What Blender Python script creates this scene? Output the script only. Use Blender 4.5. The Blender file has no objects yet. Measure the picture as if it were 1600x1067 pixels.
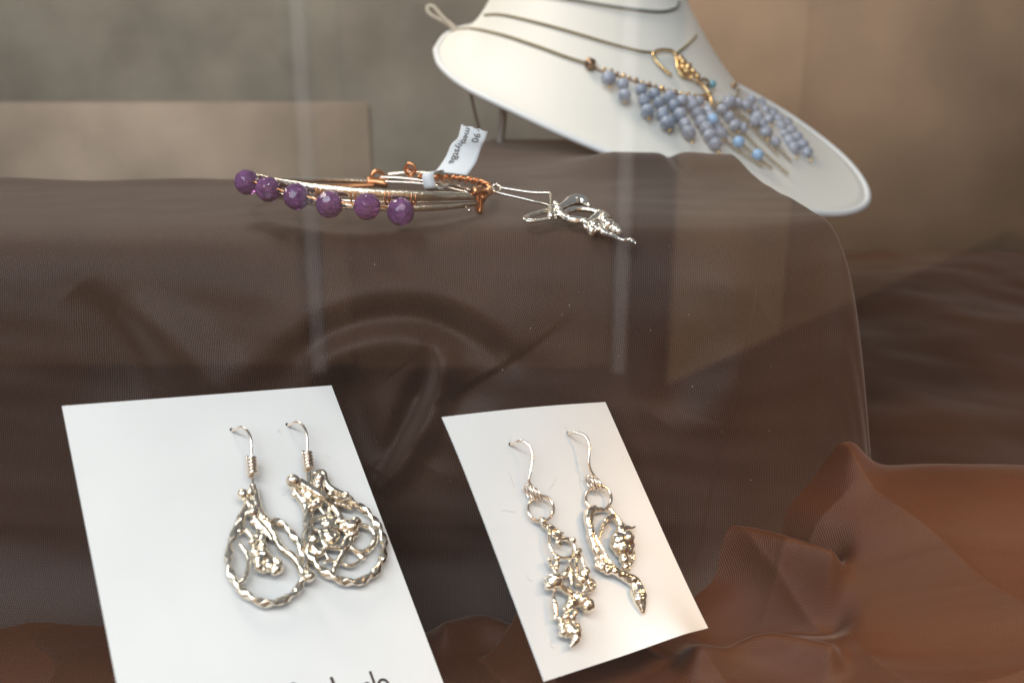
import bpy, bmesh, math, random
import numpy as np
from mathutils import Vector, Matrix, noise
from mathutils.bvhtree import BVHTree

random.seed(7)
rng = np.random.default_rng(11)
sc = bpy.context.scene
COL = sc.collection

# ------------------------------------------------------------------ camera
Z0 = 1.30                      # camera height above the street
PITCH = math.radians(17)
F = 1465.0                     # focal length in pixels of the 1600 px wide picture
CAM = Vector((0, 0, Z0))
FWD = Vector((0, math.cos(PITCH), -math.sin(PITCH)))
UP = Vector((0, math.sin(PITCH), math.cos(PITCH)))
cd = bpy.data.cameras.new('camera')
cam = bpy.data.objects.new('camera', cd); COL.objects.link(cam)
cam.location = CAM
cam.rotation_euler = (math.pi / 2 - PITCH, 0, 0)
cd.sensor_fit = 'HORIZONTAL'; cd.sensor_width = 36; cd.lens = 36 * F / 1600
cd.clip_start = 0.01; cd.clip_end = 60
cd.dof.use_dof = True; cd.dof.focus_distance = 0.266; cd.dof.aperture_fstop = 14.0
sc.camera = cam

# ------------------------------------------------------------------ light
w = bpy.data.worlds.new('World'); sc.world = w; w.use_nodes = True
w.node_tree.nodes['Background'].inputs[0].default_value = (0.80, 0.88, 1.0, 1)
w.node_tree.nodes['Background'].inputs[1].default_value = 0.21

def lamp(name, loc, target, energy, color, size, size_y=None):
    l = bpy.data.lights.new(name, 'AREA'); l.energy = energy; l.color = color
    l.shape = 'RECTANGLE'; l.size = size; l.size_y = size_y or size
    o = bpy.data.objects.new(name, l); COL.objects.link(o)
    o.location = Vector(loc) + Vector((0, 0, Z0))
    o.rotation_euler = (Vector(target) - Vector(loc)).to_track_quat('-Z', 'Y').to_euler()
    return o
lamp('daylight_lamp', (-0.55, -1.05, 1.05), (0.02, 0.24, -0.10), 31.0, (0.77, 0.885, 1.0), 1.5, 1.2)
sl = bpy.data.lights.new('warm_spot_lamp', 'SPOT'); sl.energy = 4.0; sl.color = (1.0, 0.58, 0.24); sl.spot_size = math.radians(40); sl.spot_blend = 0.9; sl.shadow_soft_size = 0.035
so = bpy.data.objects.new('warm_spot_lamp', sl); COL.objects.link(so); so.location = (0.30, 0.13, Z0 + 0.14)
so.rotation_euler = (Vector((0.118, 0.225, -0.135)) - Vector((0.30, 0.13, 0.14))).to_track_quat('-Z', 'Y').to_euler()
lamp('street_daylight_fill', (0.2, -0.9, 1.5), (0.1, -3.4, -0.5), 240.0, (1.0, 0.96, 0.92), 1.6)  # fill aimed at the facade alone, added to strengthen its reflection
lamp('wall_fill_lamp', (-0.35, 0.62, 0.62), (0.0, 1.0, 0.05), 5.0, (1.0, 0.90, 0.78), 0.30)  # unseen lamp added to brighten the back wall

sc.view_settings.view_transform = 'Standard'
sc.view_settings.look = 'None'
sc.view_settings.gamma = 1
sc.view_settings.use_curve_mapping = False
sc.view_settings.exposure = 0.10
sc.cycles.use_denoising = True
sc.cycles.max_bounces = 10
sc.cycles.transparent_max_bounces = 12
sc.cycles.caustics_reflective = False
sc.cycles.caustics_refractive = False

# ------------------------------------------------------------------ helpers
def ray(px, py):
    return FWD + Vector(((px - 800) / F, 0, 0)) + UP * ((533.5 - py) / F)
def W(px, py, d):
    return CAM + ray(px, py) * d
def project(P):
    v = P - CAM
    d = v.dot(FWD)
    return 800 + F * v.x / d, 533.5 - F * v.dot(UP) / d, d

class Sheet:
    """A plane in the scene; at(px, py, h) is the point h metres above it seen at that place."""
    def __init__(s, o, n):
        s.o = Vector(o); s.n = Vector(n).normalized()
        if s.n.dot(FWD) > 0: s.n = -s.n
    def at(s, px, py, h=0.0):
        r = ray(px, py)
        t = (s.o + s.n * h - CAM).dot(s.n) / r.dot(s.n)
        return CAM + r * t
    def px(s, px, py):
        """metres per picture pixel near this place"""
        return (s.at(px, py) - CAM).dot(FWD) / F

def mat(name):
    m = bpy.data.materials.new(name); m.use_nodes = True
    nt = m.node_tree
    return m, nt, nt.nodes['Principled BSDF']
def node(nt, t, **kw):
    n = nt.nodes.new(t)
    for k, v in kw.items(): setattr(n, k, v)
    return n
def simple(name, col, rough=0.5, metal=0.0, vary=0.0, vscale=40.0, bump=0.0, bscale=300.0, **kw):
    m, nt, b = mat(name)
    b.inputs['Base Color'].default_value = (*col, 1)
    b.inputs['Roughness'].default_value = rough
    b.inputs['Metallic'].default_value = metal
    for k, v in kw.items(): b.inputs[k.replace('_', ' ')].default_value = v
    tc = node(nt, 'ShaderNodeTexCoord')
    if vary:
        n = node(nt, 'ShaderNodeTexNoise'); n.inputs['Scale'].default_value = vscale; n.inputs['Detail'].default_value = 4
        r = node(nt, 'ShaderNodeValToRGB')
        r.color_ramp.elements[0].position = 0.3; r.color_ramp.elements[1].position = 0.7
        r.color_ramp.elements[0].color = (*[c * (1 - vary) for c in col], 1)
        r.color_ramp.elements[1].color = (*[min(1, c * (1 + vary)) for c in col], 1)
        nt.links.new(tc.outputs['Object'], n.inputs['Vector'])
        nt.links.new(n.outputs['Fac'], r.inputs['Fac'])
        nt.links.new(r.outputs['Color'], b.inputs['Base Color'])
    if bump:
        n = node(nt, 'ShaderNodeTexNoise'); n.inputs['Scale'].default_value = bscale; n.inputs['Detail'].default_value = 3
        bp = node(nt, 'ShaderNodeBump'); bp.inputs['Strength'].default_value = bump; bp.inputs['Distance'].default_value = 0.0004
        nt.links.new(tc.outputs['Object'], n.inputs['Vector'])
        nt.links.new(n.outputs['Fac'], bp.inputs['Height'])
        nt.links.new(bp.outputs['Normal'], b.inputs['Normal'])
    return m

def link(name, me, m=None, parent=None, smooth=True):
    o = bpy.data.objects.new(name, me); COL.objects.link(o)
    if m is not None and not me.materials: me.materials.append(m)
    if smooth and len(me.polygons): me.polygons.foreach_set('use_smooth', [True] * len(me.polygons))
    if parent is not None:
        o.parent = parent
        o.matrix_parent_inverse = Matrix.Translation(-parent.location)
    return o
def mesh(name, V, Fc):
    me = bpy.data.meshes.new(name); me.from_pydata([tuple(v) for v in V], [], Fc); me.update(); return me
def thing(name, label, cat, loc, group=None):
    o = bpy.data.objects.new(name, None); COL.objects.link(o); o.location = loc
    o.empty_display_size = 0.01
    return tag(o, label, cat, group)
def tag(o, label, cat, group=None):
    o['label'] = label; o['category'] = cat
    if group: o['group'] = group
    return o

def spline(P, n):
    """Catmull-Rom through rows of P, resampled to n rows"""
    P = np.array(P, float)
    if len(P) == 2:
        t = np.linspace(0, 1, n)[:, None]; return P[0] * (1 - t) + P[1] * t
    Q = np.vstack([2 * P[0] - P[1], P, 2 * P[-1] - P[-2]])
    seg = np.linalg.norm(np.diff(P[:, :3], axis=0), axis=1); c = np.concatenate([[0], np.cumsum(seg)])
    out = []
    for s in np.linspace(0, c[-1], n):
        i = min(len(P) - 2, max(0, int(np.searchsorted(c, s, 'right') - 1)))
        t = (s - c[i]) / max(seg[i], 1e-12)
        a, b, cc, d = Q[i], Q[i + 1], Q[i + 2], Q[i + 3]
        out.append(0.5 * (2 * b + (cc - a) * t + (2 * a - 5 * b + 4 * cc - d) * t * t + (3 * b - a - 3 * cc + d) * t ** 3))
    return np.array(out)

def sweep(V, Fc, path, rad, sides=8, closed=False, profile=None, twist=0.0, flat=(1, 1), ref=None):
    """tube along path (list of points) appended to V, Fc; rad scalar or list; profile = list of (a, b)"""
    path = [Vector(p) for p in path]; n = len(path)
    if not hasattr(rad, '__len__'): rad = [rad] * n
    if profile is None:
        profile = [(math.cos(2 * math.pi * k / sides) * flat[0], math.sin(2 * math.pi * k / sides) * flat[1]) for k in range(sides)]
    m = len(profile)
    T = []
    for i in range(n):
        a = path[(i - 1) % n] if (closed or i > 0) else path[0]
        b = path[(i + 1) % n] if (closed or i < n - 1) else path[-1]
        t = b - a
        T.append(t.normalized() if t.length > 1e-12 else Vector((0, 0, 1)))
    nrm = Vector(ref) if ref is not None else (Vector((0, 0, 1)) if abs(T[0].z) < 0.9 else Vector((1, 0, 0)))
    base = len(V); L = 0
    for i in range(n):
        if i: L += (path[i] - path[i - 1]).length
        if ref is not None: nrm = Vector(ref)
        nrm = (nrm - T[i] * nrm.dot(T[i])).normalized(); bi = T[i].cross(nrm)
        th = twist * L; c, s = math.cos(th), math.sin(th)
        for (a, b) in profile:
            a2, b2 = a * c - b * s, a * s + b * c
            V.append(path[i] + (nrm * a2 + bi * b2) * rad[i])
    for i in range(n if closed else n - 1):
        j = (i + 1) % n
        for k in range(m):
            l = (k + 1) % m
            Fc.append((base + i * m + k, base + i * m + l, base + j * m + l, base + j * m + k))
    if not closed:
        Fc.append(tuple(base + k for k in reversed(range(m))))
        Fc.append(tuple(base + (n - 1) * m + k for k in range(m)))

def tube(name, path, rad, m, parent, n=None, **kw):
    V, Fc = [], []
    P = path
    if n:
        P = spline([tuple(p) for p in path], n)
        if hasattr(rad, '__len__'):
            rad = np.interp(np.linspace(0, 1, n), np.linspace(0, 1, len(rad)), rad)
    sweep(V, Fc, P, rad, **kw)
    return link(name, mesh(name, V, Fc), m, parent)

def sphere(V, Fc, c, r, seg=10, rings=7, sq=(1, 1, 1)):
    base = len(V); c = Vector(c)
    V.append(c + Vector((0, 0, r * sq[2])))
    for i in range(1, rings):
        a = math.pi * i / rings
        for k in range(seg):
            t = 2 * math.pi * k / seg
            V.append(c + Vector((r * sq[0] * math.sin(a) * math.cos(t), r * sq[1] * math.sin(a) * math.sin(t), r * sq[2] * math.cos(a))))
    V.append(c - Vector((0, 0, r * sq[2])))
    e = len(V) - 1
    for k in range(seg): Fc.append((base, base + 1 + k, base + 1 + (k + 1) % seg))
    for i in range(rings - 2):
        for k in range(seg):
            a = base + 1 + i * seg; l = (k + 1) % seg
            Fc.append((a + k, a + seg + k, a + seg + l, a + l))
    a = base + 1 + (rings - 2) * seg
    for k in range(seg): Fc.append((a + k, e, a + (k + 1) % seg))

def evaluated(me, mods):
    o = bpy.data.objects.new('tmp', me); COL.objects.link(o)
    for t, kw in mods:
        md = o.modifiers.new(t, t)
        for k, v in kw.items(): setattr(md, k, v)
    dg = bpy.context.evaluated_depsgraph_get(); dg.update()
    r = bpy.data.meshes.new_from_object(o.evaluated_get(dg))
    bpy.data.objects.remove(o); bpy.data.meshes.remove(me)
    return r

def cast(name, sheet, tubes, blobs, m, parent, voxel=0.00014, amp=0.00012, freq=620.0, h0=0.0022, seed=0, squash=0.75):
    """melted, poured-metal piece: tubes [(px,py,r[,h])...] and blobs (px,py,r[,h]) fused into one skin"""
    rr = random.Random(seed); V, Fc = [], []
    for t in tubes:
        hh = h0 + rr.uniform(-0.0003, 0.0004)
        pts = [sheet.at(p[0], p[1], (p[3] if len(p) > 3 else hh)) for p in t]
        rs = [p[2] * 1.22 * sheet.px(p[0], p[1]) for p in t]
        n = max(6, 5 * len(t))
        q = spline([(*P, r) for P, r in zip(pts, rs)], n)
        sweep(V, Fc, q[:, :3], np.maximum(q[:, 3], 0.00012) * np.array([1 + 0.05 * rr.uniform(-1, 1) for _ in range(n)]), sides=8)
        for P, r in ((pts[0], rs[0]), (pts[-1], rs[-1])): sphere(V, Fc, P, r * 1.04, 8, 6)
    for b in blobs:
        hh = (b[3] if len(b) > 3 else h0 + rr.uniform(-0.0004, 0.0008))
        sphere(V, Fc, sheet.at(b[0], b[1], hh), b[2] * 1.32 * sheet.px(b[0], b[1]), 12, 8,
               (rr.uniform(.85, 1.1), rr.uniform(.8, 1.05), rr.uniform(.85, 1.1)))
    me = evaluated(mesh(name, V, Fc), [('REMESH', dict(mode='VOXEL', voxel_size=voxel)),
                                        ('SMOOTH', dict(factor=0.5, iterations=7))])
    co = np.empty(len(me.vertices) * 3, np.float32); me.vertices.foreach_get('co', co); co = co.reshape(-1, 3)
    no = np.empty(len(me.vertices) * 3, np.float32); me.vertex_normals.foreach_get('vector', no); no = no.reshape(-1, 3)
    off = np.empty(len(co))
    for i, c in enumerate(co):
        v = Vector(c) * freq
        off[i] = noise.noise(v) + 0.6 * abs(noise.noise(v * 2.1 + Vector((7, 3, 1))))- 0.25
    co = co + no * (off * amp)[:, None]
    me.vertices.foreach_set('co', co.astype(np.float32).ravel()); me.update()
    return link(name, me, m, parent)

def smoothstep(a, b, x):
    t = np.clip((x - a) / (b - a), 0, 1); return t * t * (3 - 2 * t)

# ------------------------------------------------------------------ materials
def cloth_mat(name, col, period, contrast, rough=0.62, sheen=0.25, trans=0.0):
    m, nt, b = mat(name)
    uv = node(nt, 'ShaderNodeUVMap')
    sep = node(nt, 'ShaderNodeSeparateXYZ'); nt.links.new(uv.outputs['UV'], sep.inputs[0])
    def wave(sock, per):
        mul = node(nt, 'ShaderNodeMath', operation='MULTIPLY'); mul.inputs[1].default_value = 2 * math.pi / per
        nt.links.new(sock, mul.inputs[0])
        s = node(nt, 'ShaderNodeMath', operation='SINE'); nt.links.new(mul.outputs[0], s.inputs[0])
        return s.outputs[0]
    # threads are never quite straight: bend the lookup a little
    nz = node(nt, 'ShaderNodeTexNoise'); nz.inputs['Scale'].default_value = 60; nz.inputs['Detail'].default_value = 2
    nt.links.new(uv.outputs['UV'], nz.inputs['Vector'])
    off = node(nt, 'ShaderNodeMath', operation='MULTIPLY_ADD'); off.inputs[1].default_value = period * 1.5
    nt.links.new(nz.outputs['Fac'], off.inputs[0]); nt.links.new(sep.outputs['X'], off.inputs[2])
    a = wave(off.outputs[0], period); c = wave(sep.outputs['Y'], period * 1.25)
    mx = node(nt, 'ShaderNodeMath', operation='MULTIPLY_ADD'); mx.inputs[1].default_value = 0.35
    nt.links.new(c, mx.inputs[0]); nt.links.new(a, mx.inputs[2])
    n2 = node(nt, 'ShaderNodeTexNoise'); n2.inputs['Scale'].default_value = 22; n2.inputs['Detail'].default_value = 5
    nt.links.new(uv.outputs['UV'], n2.inputs['Vector'])
    v1 = node(nt, 'ShaderNodeMath', operation='MULTIPLY_ADD'); v1.inputs[1].default_value = contrast; v1.inputs[2].default_value = 1.0
    nt.links.new(mx.outputs[0], v1.inputs[0])
    v2 = node(nt, 'ShaderNodeMath', operation='MULTIPLY_ADD'); v2.inputs[1].default_value = 0.5; v2.inputs[2].default_value = 0.75
    nt.links.new(n2.outputs['Fac'], v2.inputs[0])
    v = node(nt, 'ShaderNodeMath', operation='MULTIPLY'); nt.links.new(v1.outputs[0], v.inputs[0]); nt.links.new(v2.outputs[0], v.inputs[1])
    vm = node(nt, 'ShaderNodeVectorMath', operation='SCALE'); vm.inputs[0].default_value = col
    nt.links.new(v.outputs[0], vm.inputs['Scale']); nt.links.new(vm.outputs[0], b.inputs['Base Color'])
    bp = node(nt, 'ShaderNodeBump'); bp.inputs['Strength'].default_value = 0.35; bp.inputs['Distance'].default_value = 0.0001
    nt.links.new(mx.outputs[0], bp.inputs['Height']); nt.links.new(bp.outputs['Normal'], b.inputs['Normal'])
    b.inputs['Roughness'].default_value = rough
    b.inputs['Sheen Weight'].default_value = sheen; b.inputs['Sheen Roughness'].default_value = 0.4
    b.inputs['Sheen Tint'].default_value = (1, 0.85, 0.75, 1)
    b.inputs['Specular IOR Level'].default_value = 0.35
    return m
M_DRAPE = cloth_mat('brown_voile', (0.038, 0.0165, 0.0095), 0.00060, 0.55)
M_RUST = cloth_mat('rust_voile', (0.066, 0.0170, 0.0020), 0.0006, 0.25, rough=0.6, sheen=0.15)
M_CARD = simple('white_card', (0.76, 0.755, 0.745), 0.55, vary=0.03, vscale=45, bump=0.10, bscale=2500)
M_SILVER = simple('cast_silver', (0.94, 0.83, 0.69), 0.22, 1.0, vary=0.10, vscale=350, bump=0.03, bscale=900)
M_WIRE = simple('silver_wire', (0.90, 0.775, 0.66), 0.18, 1.0, vary=0.06, vscale=200)
M_PEND = simple('bright_silver', (0.95, 0.88, 0.78), 0.20, 1.0, vary=0.06, vscale=300, bump=0.15, bscale=1500)
M_BAR = simple('hammered_silver', (0.95, 0.80, 0.63), 0.24, 1.0, vary=0.1, vscale=400, bump=0.6, bscale=600)
M_COPPER = simple('copper_wire', (0.80, 0.36, 0.17), 0.28, 1.0, vary=0.2, vscale=250)
M_AMETHYST = simple('amethyst', (0.30, 0.115, 0.34), 0.08, 0.0, vary=0.3, vscale=1.1, Transmission_Weight=0.6, IOR=1.54)
M_PAPER = simple('tag_paper', (0.82, 0.84, 0.85), 0.6, vary=0.02, vscale=80)
M_INK = simple('black_ink', (0.03, 0.03, 0.035), 0.6)
M_PEN = simple('brown_ink', (0.035, 0.015, 0.012), 0.5)
M_SCUFF = simple('scuff', (0.50, 0.49, 0.47), 0.8)
M_BUST = simple('cream_leatherette', (0.80, 0.765, 0.69), 0.5, vary=0.02, vscale=15, bump=0.08, bscale=900)
M_CORD = simple('olive_cord', (0.30, 0.25, 0.15), 0.5, vary=0.15, vscale=200)
M_CORD2 = simple('grey_cord', (0.30, 0.31, 0.28), 0.5)
M_PALECORD = simple('cream_cord', (0.55, 0.48, 0.38), 0.7, vary=0.1, vscale=200)
M_DARKCORD = simple('brown_cord', (0.09, 0.05, 0.03), 0.6)
M_GOLD = simple('gold_metal', (0.85, 0.58, 0.28), 0.25, 1.0, vary=0.15, vscale=300)
M_BRONZE = simple('bronze_metal', (0.42, 0.28, 0.18), 0.35, 1.0, vary=0.2, vscale=300)
M_CHAIN = simple('grey_metal_chain', (0.50, 0.42, 0.30), 0.35, 1.0, vary=0.2, vscale=500)
M_BLUE = simple('pale_blue_bead', (0.46, 0.51, 0.62), 0.25, vary=0.3, vscale=1.1, Transmission_Weight=0.3)
M_BLUE2 = simple('sky_blue_bead', (0.30, 0.50, 0.75), 0.3)
M_TEAL = simple('teal_bead', (0.10, 0.35, 0.45), 0.2)
M_ACRYLIC = simple('grey_stand_metal', (0.42, 0.40, 0.38), 0.4, 0.3)

# ------------------------------------------------------------------ setting: floor, back wall, street
def box(V, Fc, x0, x1, y0, y1, z0, z1):
    b = len(V)
    V += [Vector((x, y, z)) for z in (z0, z1) for y in (y0, y1) for x in (x0, x1)]
    Fc += [tuple(b + i for i in f) for f in ((0, 2, 3, 1), (4, 5, 7, 6), (0, 1, 5, 4), (2, 6, 7, 3), (0, 4, 6, 2), (1, 3, 7, 5))]
V, Fc = [], []; box(V, Fc, -1.3, 1.3, 0.115, 1.1, Z0 - 0.26, Z0 - 0.20)
o = link('display_floor', mesh('display_floor', V, Fc), simple('dark_wood', (0.10, 0.06, 0.035), 0.5, vary=0.3, vscale=8), smooth=False); o['kind'] = 'structure'

WALLY = 0.98
V, Fc = [], []; box(V, Fc, -1.3, 1.3, WALLY + 0.012, WALLY + 0.06, Z0 - 0.26, Z0 + 0.62)
wall = link('back_wall', mesh('back_wall', V, Fc), simple('wall_plaster', (0.185, 0.172, 0.142), 0.9, vary=0.30, vscale=11), smooth=False); wall['kind'] = 'structure'
def wz(py):  # height on the wall for a picture row
    r = ray(800, py); return Z0 + r.z / r.y * WALLY
def wx(px, py=130):
    r = ray(px, py); return r.x / r.y * WALLY
def board(px0, px1, py0, py1, dep, m):
    bm = bmesh.new(); bmesh.ops.create_cube(bm, size=1)
    x0, x1, z0, z1 = wx(px0), wx(px1), wz(py1), wz(py0)
    for v in bm.verts:
        v.co = Vector(((x0 + x1) / 2 + v.co.x * (x1 - x0), WALLY + 0.011 - dep / 2 + v.co.y * dep, (z0 + z1) / 2 + v.co.z * (z1 - z0)))
    bmesh.ops.bevel(bm, geom=list(bm.edges), offset=0.002, segments=2, affect='EDGES')
    me = bpy.data.meshes.new('board'); bm.to_mesh(me); bm.free()
    return link('board', me, m, wall)
board(-300, 572, 160, 620, .003, simple('pinkish_board', (0.255, 0.205, 0.160), 0.8, vary=0.2, vscale=12))
board(1042, 2000, -420, 620, .006, simple('brown_board', (0.27, 0.175, 0.11), 0.75, vary=0.2, vscale=10))

# the street side, seen only as a faint reflection in the shop window
V, Fc = [], []; box(V, Fc, -9, 9, -12, -0.35, -0.12, 0.0)
o = link('street_pavement', mesh('street_pavement', V, Fc), simple('asphalt', (0.035, 0.033, 0.032), 0.85, vary=0.3, vscale=6), smooth=False); o['kind'] = 'structure'
FY = -3.40
V, Fc = [], []; box(V, Fc, -9, 0.44, FY, -2.05, 0.0, 0.10)
o = link('haze_strip', mesh('haze_strip', V, Fc), simple('haze_strip_brown', (0.065, 0.048, 0.037), 0.85, vary=0.3, vscale=5), smooth=False); o['kind'] = 'structure'  # mid-dark strip added so the reflected haze fades gradually downwards
facade = thing('street_building', 'tan street front with pale posts and a dark post, reflected in the window glass', 'building', (0.1, FY, 0))
def fpart(name, x0, x1, y0, y1, z0, z1, m):
    V, Fc = [], []; box(V, Fc, x0, x1, y0, y1, z0, z1); return link(name, mesh(name, V, Fc), m, facade, smooth=False)
m_f1 = simple('facade_render', (0.27, 0.180, 0.115), 0.8, vary=0.25, vscale=2.5)
m_f2 = simple('facade_door', (0.44, 0.30, 0.185), 0.6, vary=0.2, vscale=3)
m_f3 = simple('facade_post_pale', (0.46, 0.42, 0.40), 0.6)
m_f4 = simple('facade_post_dark', (0.004, 0.004, 0.004), 0.7)
m_f5 = simple('facade_panel', (0.25, 0.16, 0.10), 0.7, vary=0.25, vscale=3)
fpart('wall', -7, 7, FY - 0.3, FY, 0.0, 3.4, m_f1)
fpart('door', 0.62, 1.06, FY + 0.004, FY + 0.05, 0.02, 2.3, m_f2)
fpart('panel', -0.62, 0.30, FY + 0.004, FY + 0.04, 0.02, 2.3, m_f5)
V, Fc = [], []
for y_ in (FY + 0.06, FY + 0.5): V += [Vector(p) for p in ((0.61, y_, 0.0), (1.9, y_, 0.0), (1.9, y_, 0.66), (0.61, y_, 0.03))]
Fc = [(0, 1, 2, 3), (7, 6, 5, 4), (0, 4, 5, 1), (1, 5, 6, 2), (2, 6, 7, 3), (3, 7, 4, 0)]
link('reflection_wedge', mesh('reflection_wedge', V, Fc), simple('wedge_dark', (0.02, 0.018, 0.017), 0.8), facade, smooth=False)  # made-up dark wedge, gives the reflected brightness a slanting lower edge
fpart('post', 0.47, 0.60, FY + 0.004, FY + 0.14, 0.0, 3.2, m_f4)
fpart('post', 0.395, 0.445, FY + 0.004, FY + 0.10, 0.02, 3.2, m_f3)
fpart('post', -0.785, -0.735, FY + 0.004, FY + 0.10, 0.02, 3.2, m_f3)

# ------------------------------------------------------------------ the two cards: planes first, the cloth is shaped under them
SC = 55.0 / 50.8
cTL, cTR, cBR, cBL = W(695, 648, .2110 * SC), W(946, 628, .2431 * SC), W(1103, 982, .2222 * SC), W(851, 1064, .1901 * SC)
S1 = Sheet(cTL, (cTR - cTL).cross(cBL - cTL))
lTR = W(518, 602, .258); low = W(693, 1067, .216)
bdir = (low - lTR).normalized()
r = ray(400, 611)
d_ = (lTR - CAM).dot(bdir) / r.dot(bdir)
lP = CAM + r * d_
adir = (lTR - lP).normalized()
LWID, LHGT = 0.068, 0.098
lTL = lTR - adir * LWID; lBR = lTR + bdir * LHGT; lBL = lTL + bdir * LHGT
S2 = Sheet(lTR, adir.cross(bdir))
print('left card depth', d_, [tuple(round(c, 1) for c in project(p)) for p in (lTL, lTR, lBR, lBL)])

# ------------------------------------------------------------------ brown drape over the raised step
def seg_dist(PX, PY, poly, want_t=False):
    best = np.full(PX.shape, 1e9); bt = np.zeros(PX.shape); n = len(poly) - 1
    for i, ((ax, ay), (bx, by)) in enumerate(zip(poly[:-1], poly[1:])):
        dx, dy = bx - ax, by - ay
        t = np.clip(((PX - ax) * dx + (PY - ay) * dy) / (dx * dx + dy * dy), 0, 1)
        d = np.hypot(PX - ax - t * dx, PY - ay - t * dy)
        bt = np.where(d < best, (i + t) / n, bt); best = np.minimum(best, d)
    return (best, bt) if want_t else best
def smooth_poly(poly, n=24):
    return [tuple(p) for p in spline([(x, y, 0) for x, y in poly], n)[:, :2]]
def proj_np(X, Y, Z):
    vx, vy, vz = X, Y, Z - Z0
    d = vy * FWD.y + vz * FWD.z
    return 800 + F * vx / d, 533.5 - F * (vy * UP.y + vz * UP.z) / d
def vnoise(X, Y, scale, seed, octaves=3):
    out = np.zeros(X.shape); r2 = np.random.default_rng(seed); amp = 1
    for _ in range(octaves):
        for k in range(5):
            th = r2.uniform(0, 2 * math.pi); ph = r2.uniform(0, 6.28); f = scale * r2.uniform(.6, 1.5)
            out += amp * np.sin((X * math.cos(th) + Y * math.sin(th)) * f + ph) / 5
        scale *= 2.1; amp *= 0.45
    return out
def grid_object(name, X, Y, Z, m, parent=None):
    nj, ni = X.shape
    me = bpy.data.meshes.new(name)
    co = np.stack([X, Y, Z], -1).reshape(-1, 3)
    idx = np.arange(nj * ni).reshape(nj, ni)
    q = np.stack([idx[:-1, :-1], idx[:-1, 1:], idx[1:, 1:], idx[1:, :-1]], -1).reshape(-1, 4)
    me.vertices.add(len(co)); me.vertices.foreach_set('co', co.ravel())
    me.loops.add(q.size); me.loops.foreach_set('vertex_index', q.ravel())
    me.polygons.add(len(q)); me.polygons.foreach_set('loop_start', np.arange(0, q.size, 4)); me.polygons.foreach_set('loop_total', np.full(len(q), 4))
    me.update(calc_edges=True); me.validate()
    P = np.stack([X, Y, Z], -1)
    U = np.concatenate([np.zeros((nj, 1)), np.cumsum(np.linalg.norm(np.diff(P, axis=1), axis=2), 1)], 1)
    Vv = np.concatenate([np.zeros((1, ni)), np.cumsum(np.linalg.norm(np.diff(P, axis=0), axis=2), 0)], 0)
    U = 0.5 * U + 0.5 * (X - X.min())
    Vv = 0.5 * Vv + 0.5 * Vv.mean(1, keepdims=True)
    uv = me.uv_layers.new(name='UVMap')
    uvv = np.stack([U, Vv], -1).reshape(-1, 2)[q.ravel()]
    uv.data.foreach_set('uv', uvv.astype(np.float32).ravel())
    return link(name, me, m, parent)

ZT = -0.047
xs = np.unique(np.concatenate([np.linspace(-0.50, -0.14, 90), np.linspace(-0.14, 0.13, 520), np.linspace(0.13, 0.20, 30)]))
# profile: rows from behind the step, over the top, down the front
prof_f = np.array([(.300, ZT), (.280, ZT - .0004), (.268, -.0490), (.2605, -.0540), (.2560, -.0630), (.2525, -.0790), (.2495, -.100), (.2460, -.122), (.2390, -.143), (.222, -.157), (.190, -.163), (.150, -.166)])
pf = spline(np.c_[prof_f, np.zeros(len(prof_f))], 430)[:, :2]
tb = np.linspace(0, 1, 170)
X = np.tile(xs, (len(tb) + len(pf) - 1, 1)); Y = np.zeros_like(X); Z = np.zeros_like(X)
for i, x in enumerate(xs):
    yb = .380 + .185 * float(smoothstep(-.036, -.008, x))
    pb = [(yb + .03, -.16), (yb + .012, -.10), (yb + .003, -.060), (yb - .010, ZT), (yb - .03, ZT)]
    k = np.linspace(0, 1, 60)
    pbs = spline([(a, b, 0) for a, b in pb], 70)[:, :2]
    mid = np.c_[np.linspace(yb - .03, .300, 101), np.full(101, ZT)][1:]
    col = np.vstack([pbs, mid, pf[1:]])
    Y[:, i] = col[:, 0]; Z[:, i] = col[:, 1]
# the cloth rises in soft ridges in front of the bust
rid = 0.0068 * smoothstep(.012, .045, X) * np.exp(-((Y - .405 - .03 * (X - .06)) / .030) ** 2)
PXt = 800 + F * X / .43
rid *= 1 - 0.40 * np.exp(-((PXt - 1033) / 12.0) ** 2) + 0.10 * np.exp(-((PXt - 1065) / 25.0) ** 2)
Z += np.where(Z > -0.05, rid, 0)
Z += smoothstep(.272, .30, Y) * smoothstep(-.056, -.048, Z) * 0.0010 * vnoise(X, Y, 55, 3)
Zw = Z + Z0
PX, PY = proj_np(X, Y, Zw)
face = smoothstep(-.049, -.062, Z)      # 0 on the top, 1 on the hanging front
D = np.zeros_like(X)
def ridge(poly, amp, width):
    global D
    dd, t = seg_dist(PX, PY, smooth_poly(poly, 40), True)
    wv = width * 1.2 * (0.75 + 0.5 * np.sin(t * math.pi))
    D += amp * .98e-3 * np.sin(np.clip(t, .02, .98) * math.pi) ** .7 * np.exp(-(dd / wv) ** 2)
ridge([(350, 600), (410, 555), (470, 510), (540, 481), (620, 470), (700, 477), (770, 505), (840, 545)], 5.5, 30)
ridge([(470, 545), (540, 512), (620, 500), (690, 508), (760, 540), (800, 560)], -8.0, 22)
ridge([(460, 640), (505, 575), (560, 538), (620, 525), (662, 536), (676, 570), (660, 630)], 7.0, 22)
ridge([(672, 535), (668, 585), (652, 632), (628, 678), (595, 740)], -8.5, 15)
ridge([(705, 545), (690, 600), (662, 655), (630, 710), (590, 775)], 6.0, 18)
ridge([(790, 560), (745, 600), (705, 655), (665, 730)], -4.0, 28)
ridge([(540, 580), (560, 650), (595, 720)], -4.0, 20)
ridge([(620, 660), (690, 668), (790, 690)], 3.5, 26)
ridge([(180, 470), (260, 520), (330, 580), (390, 680)], 5, 28)
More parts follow.
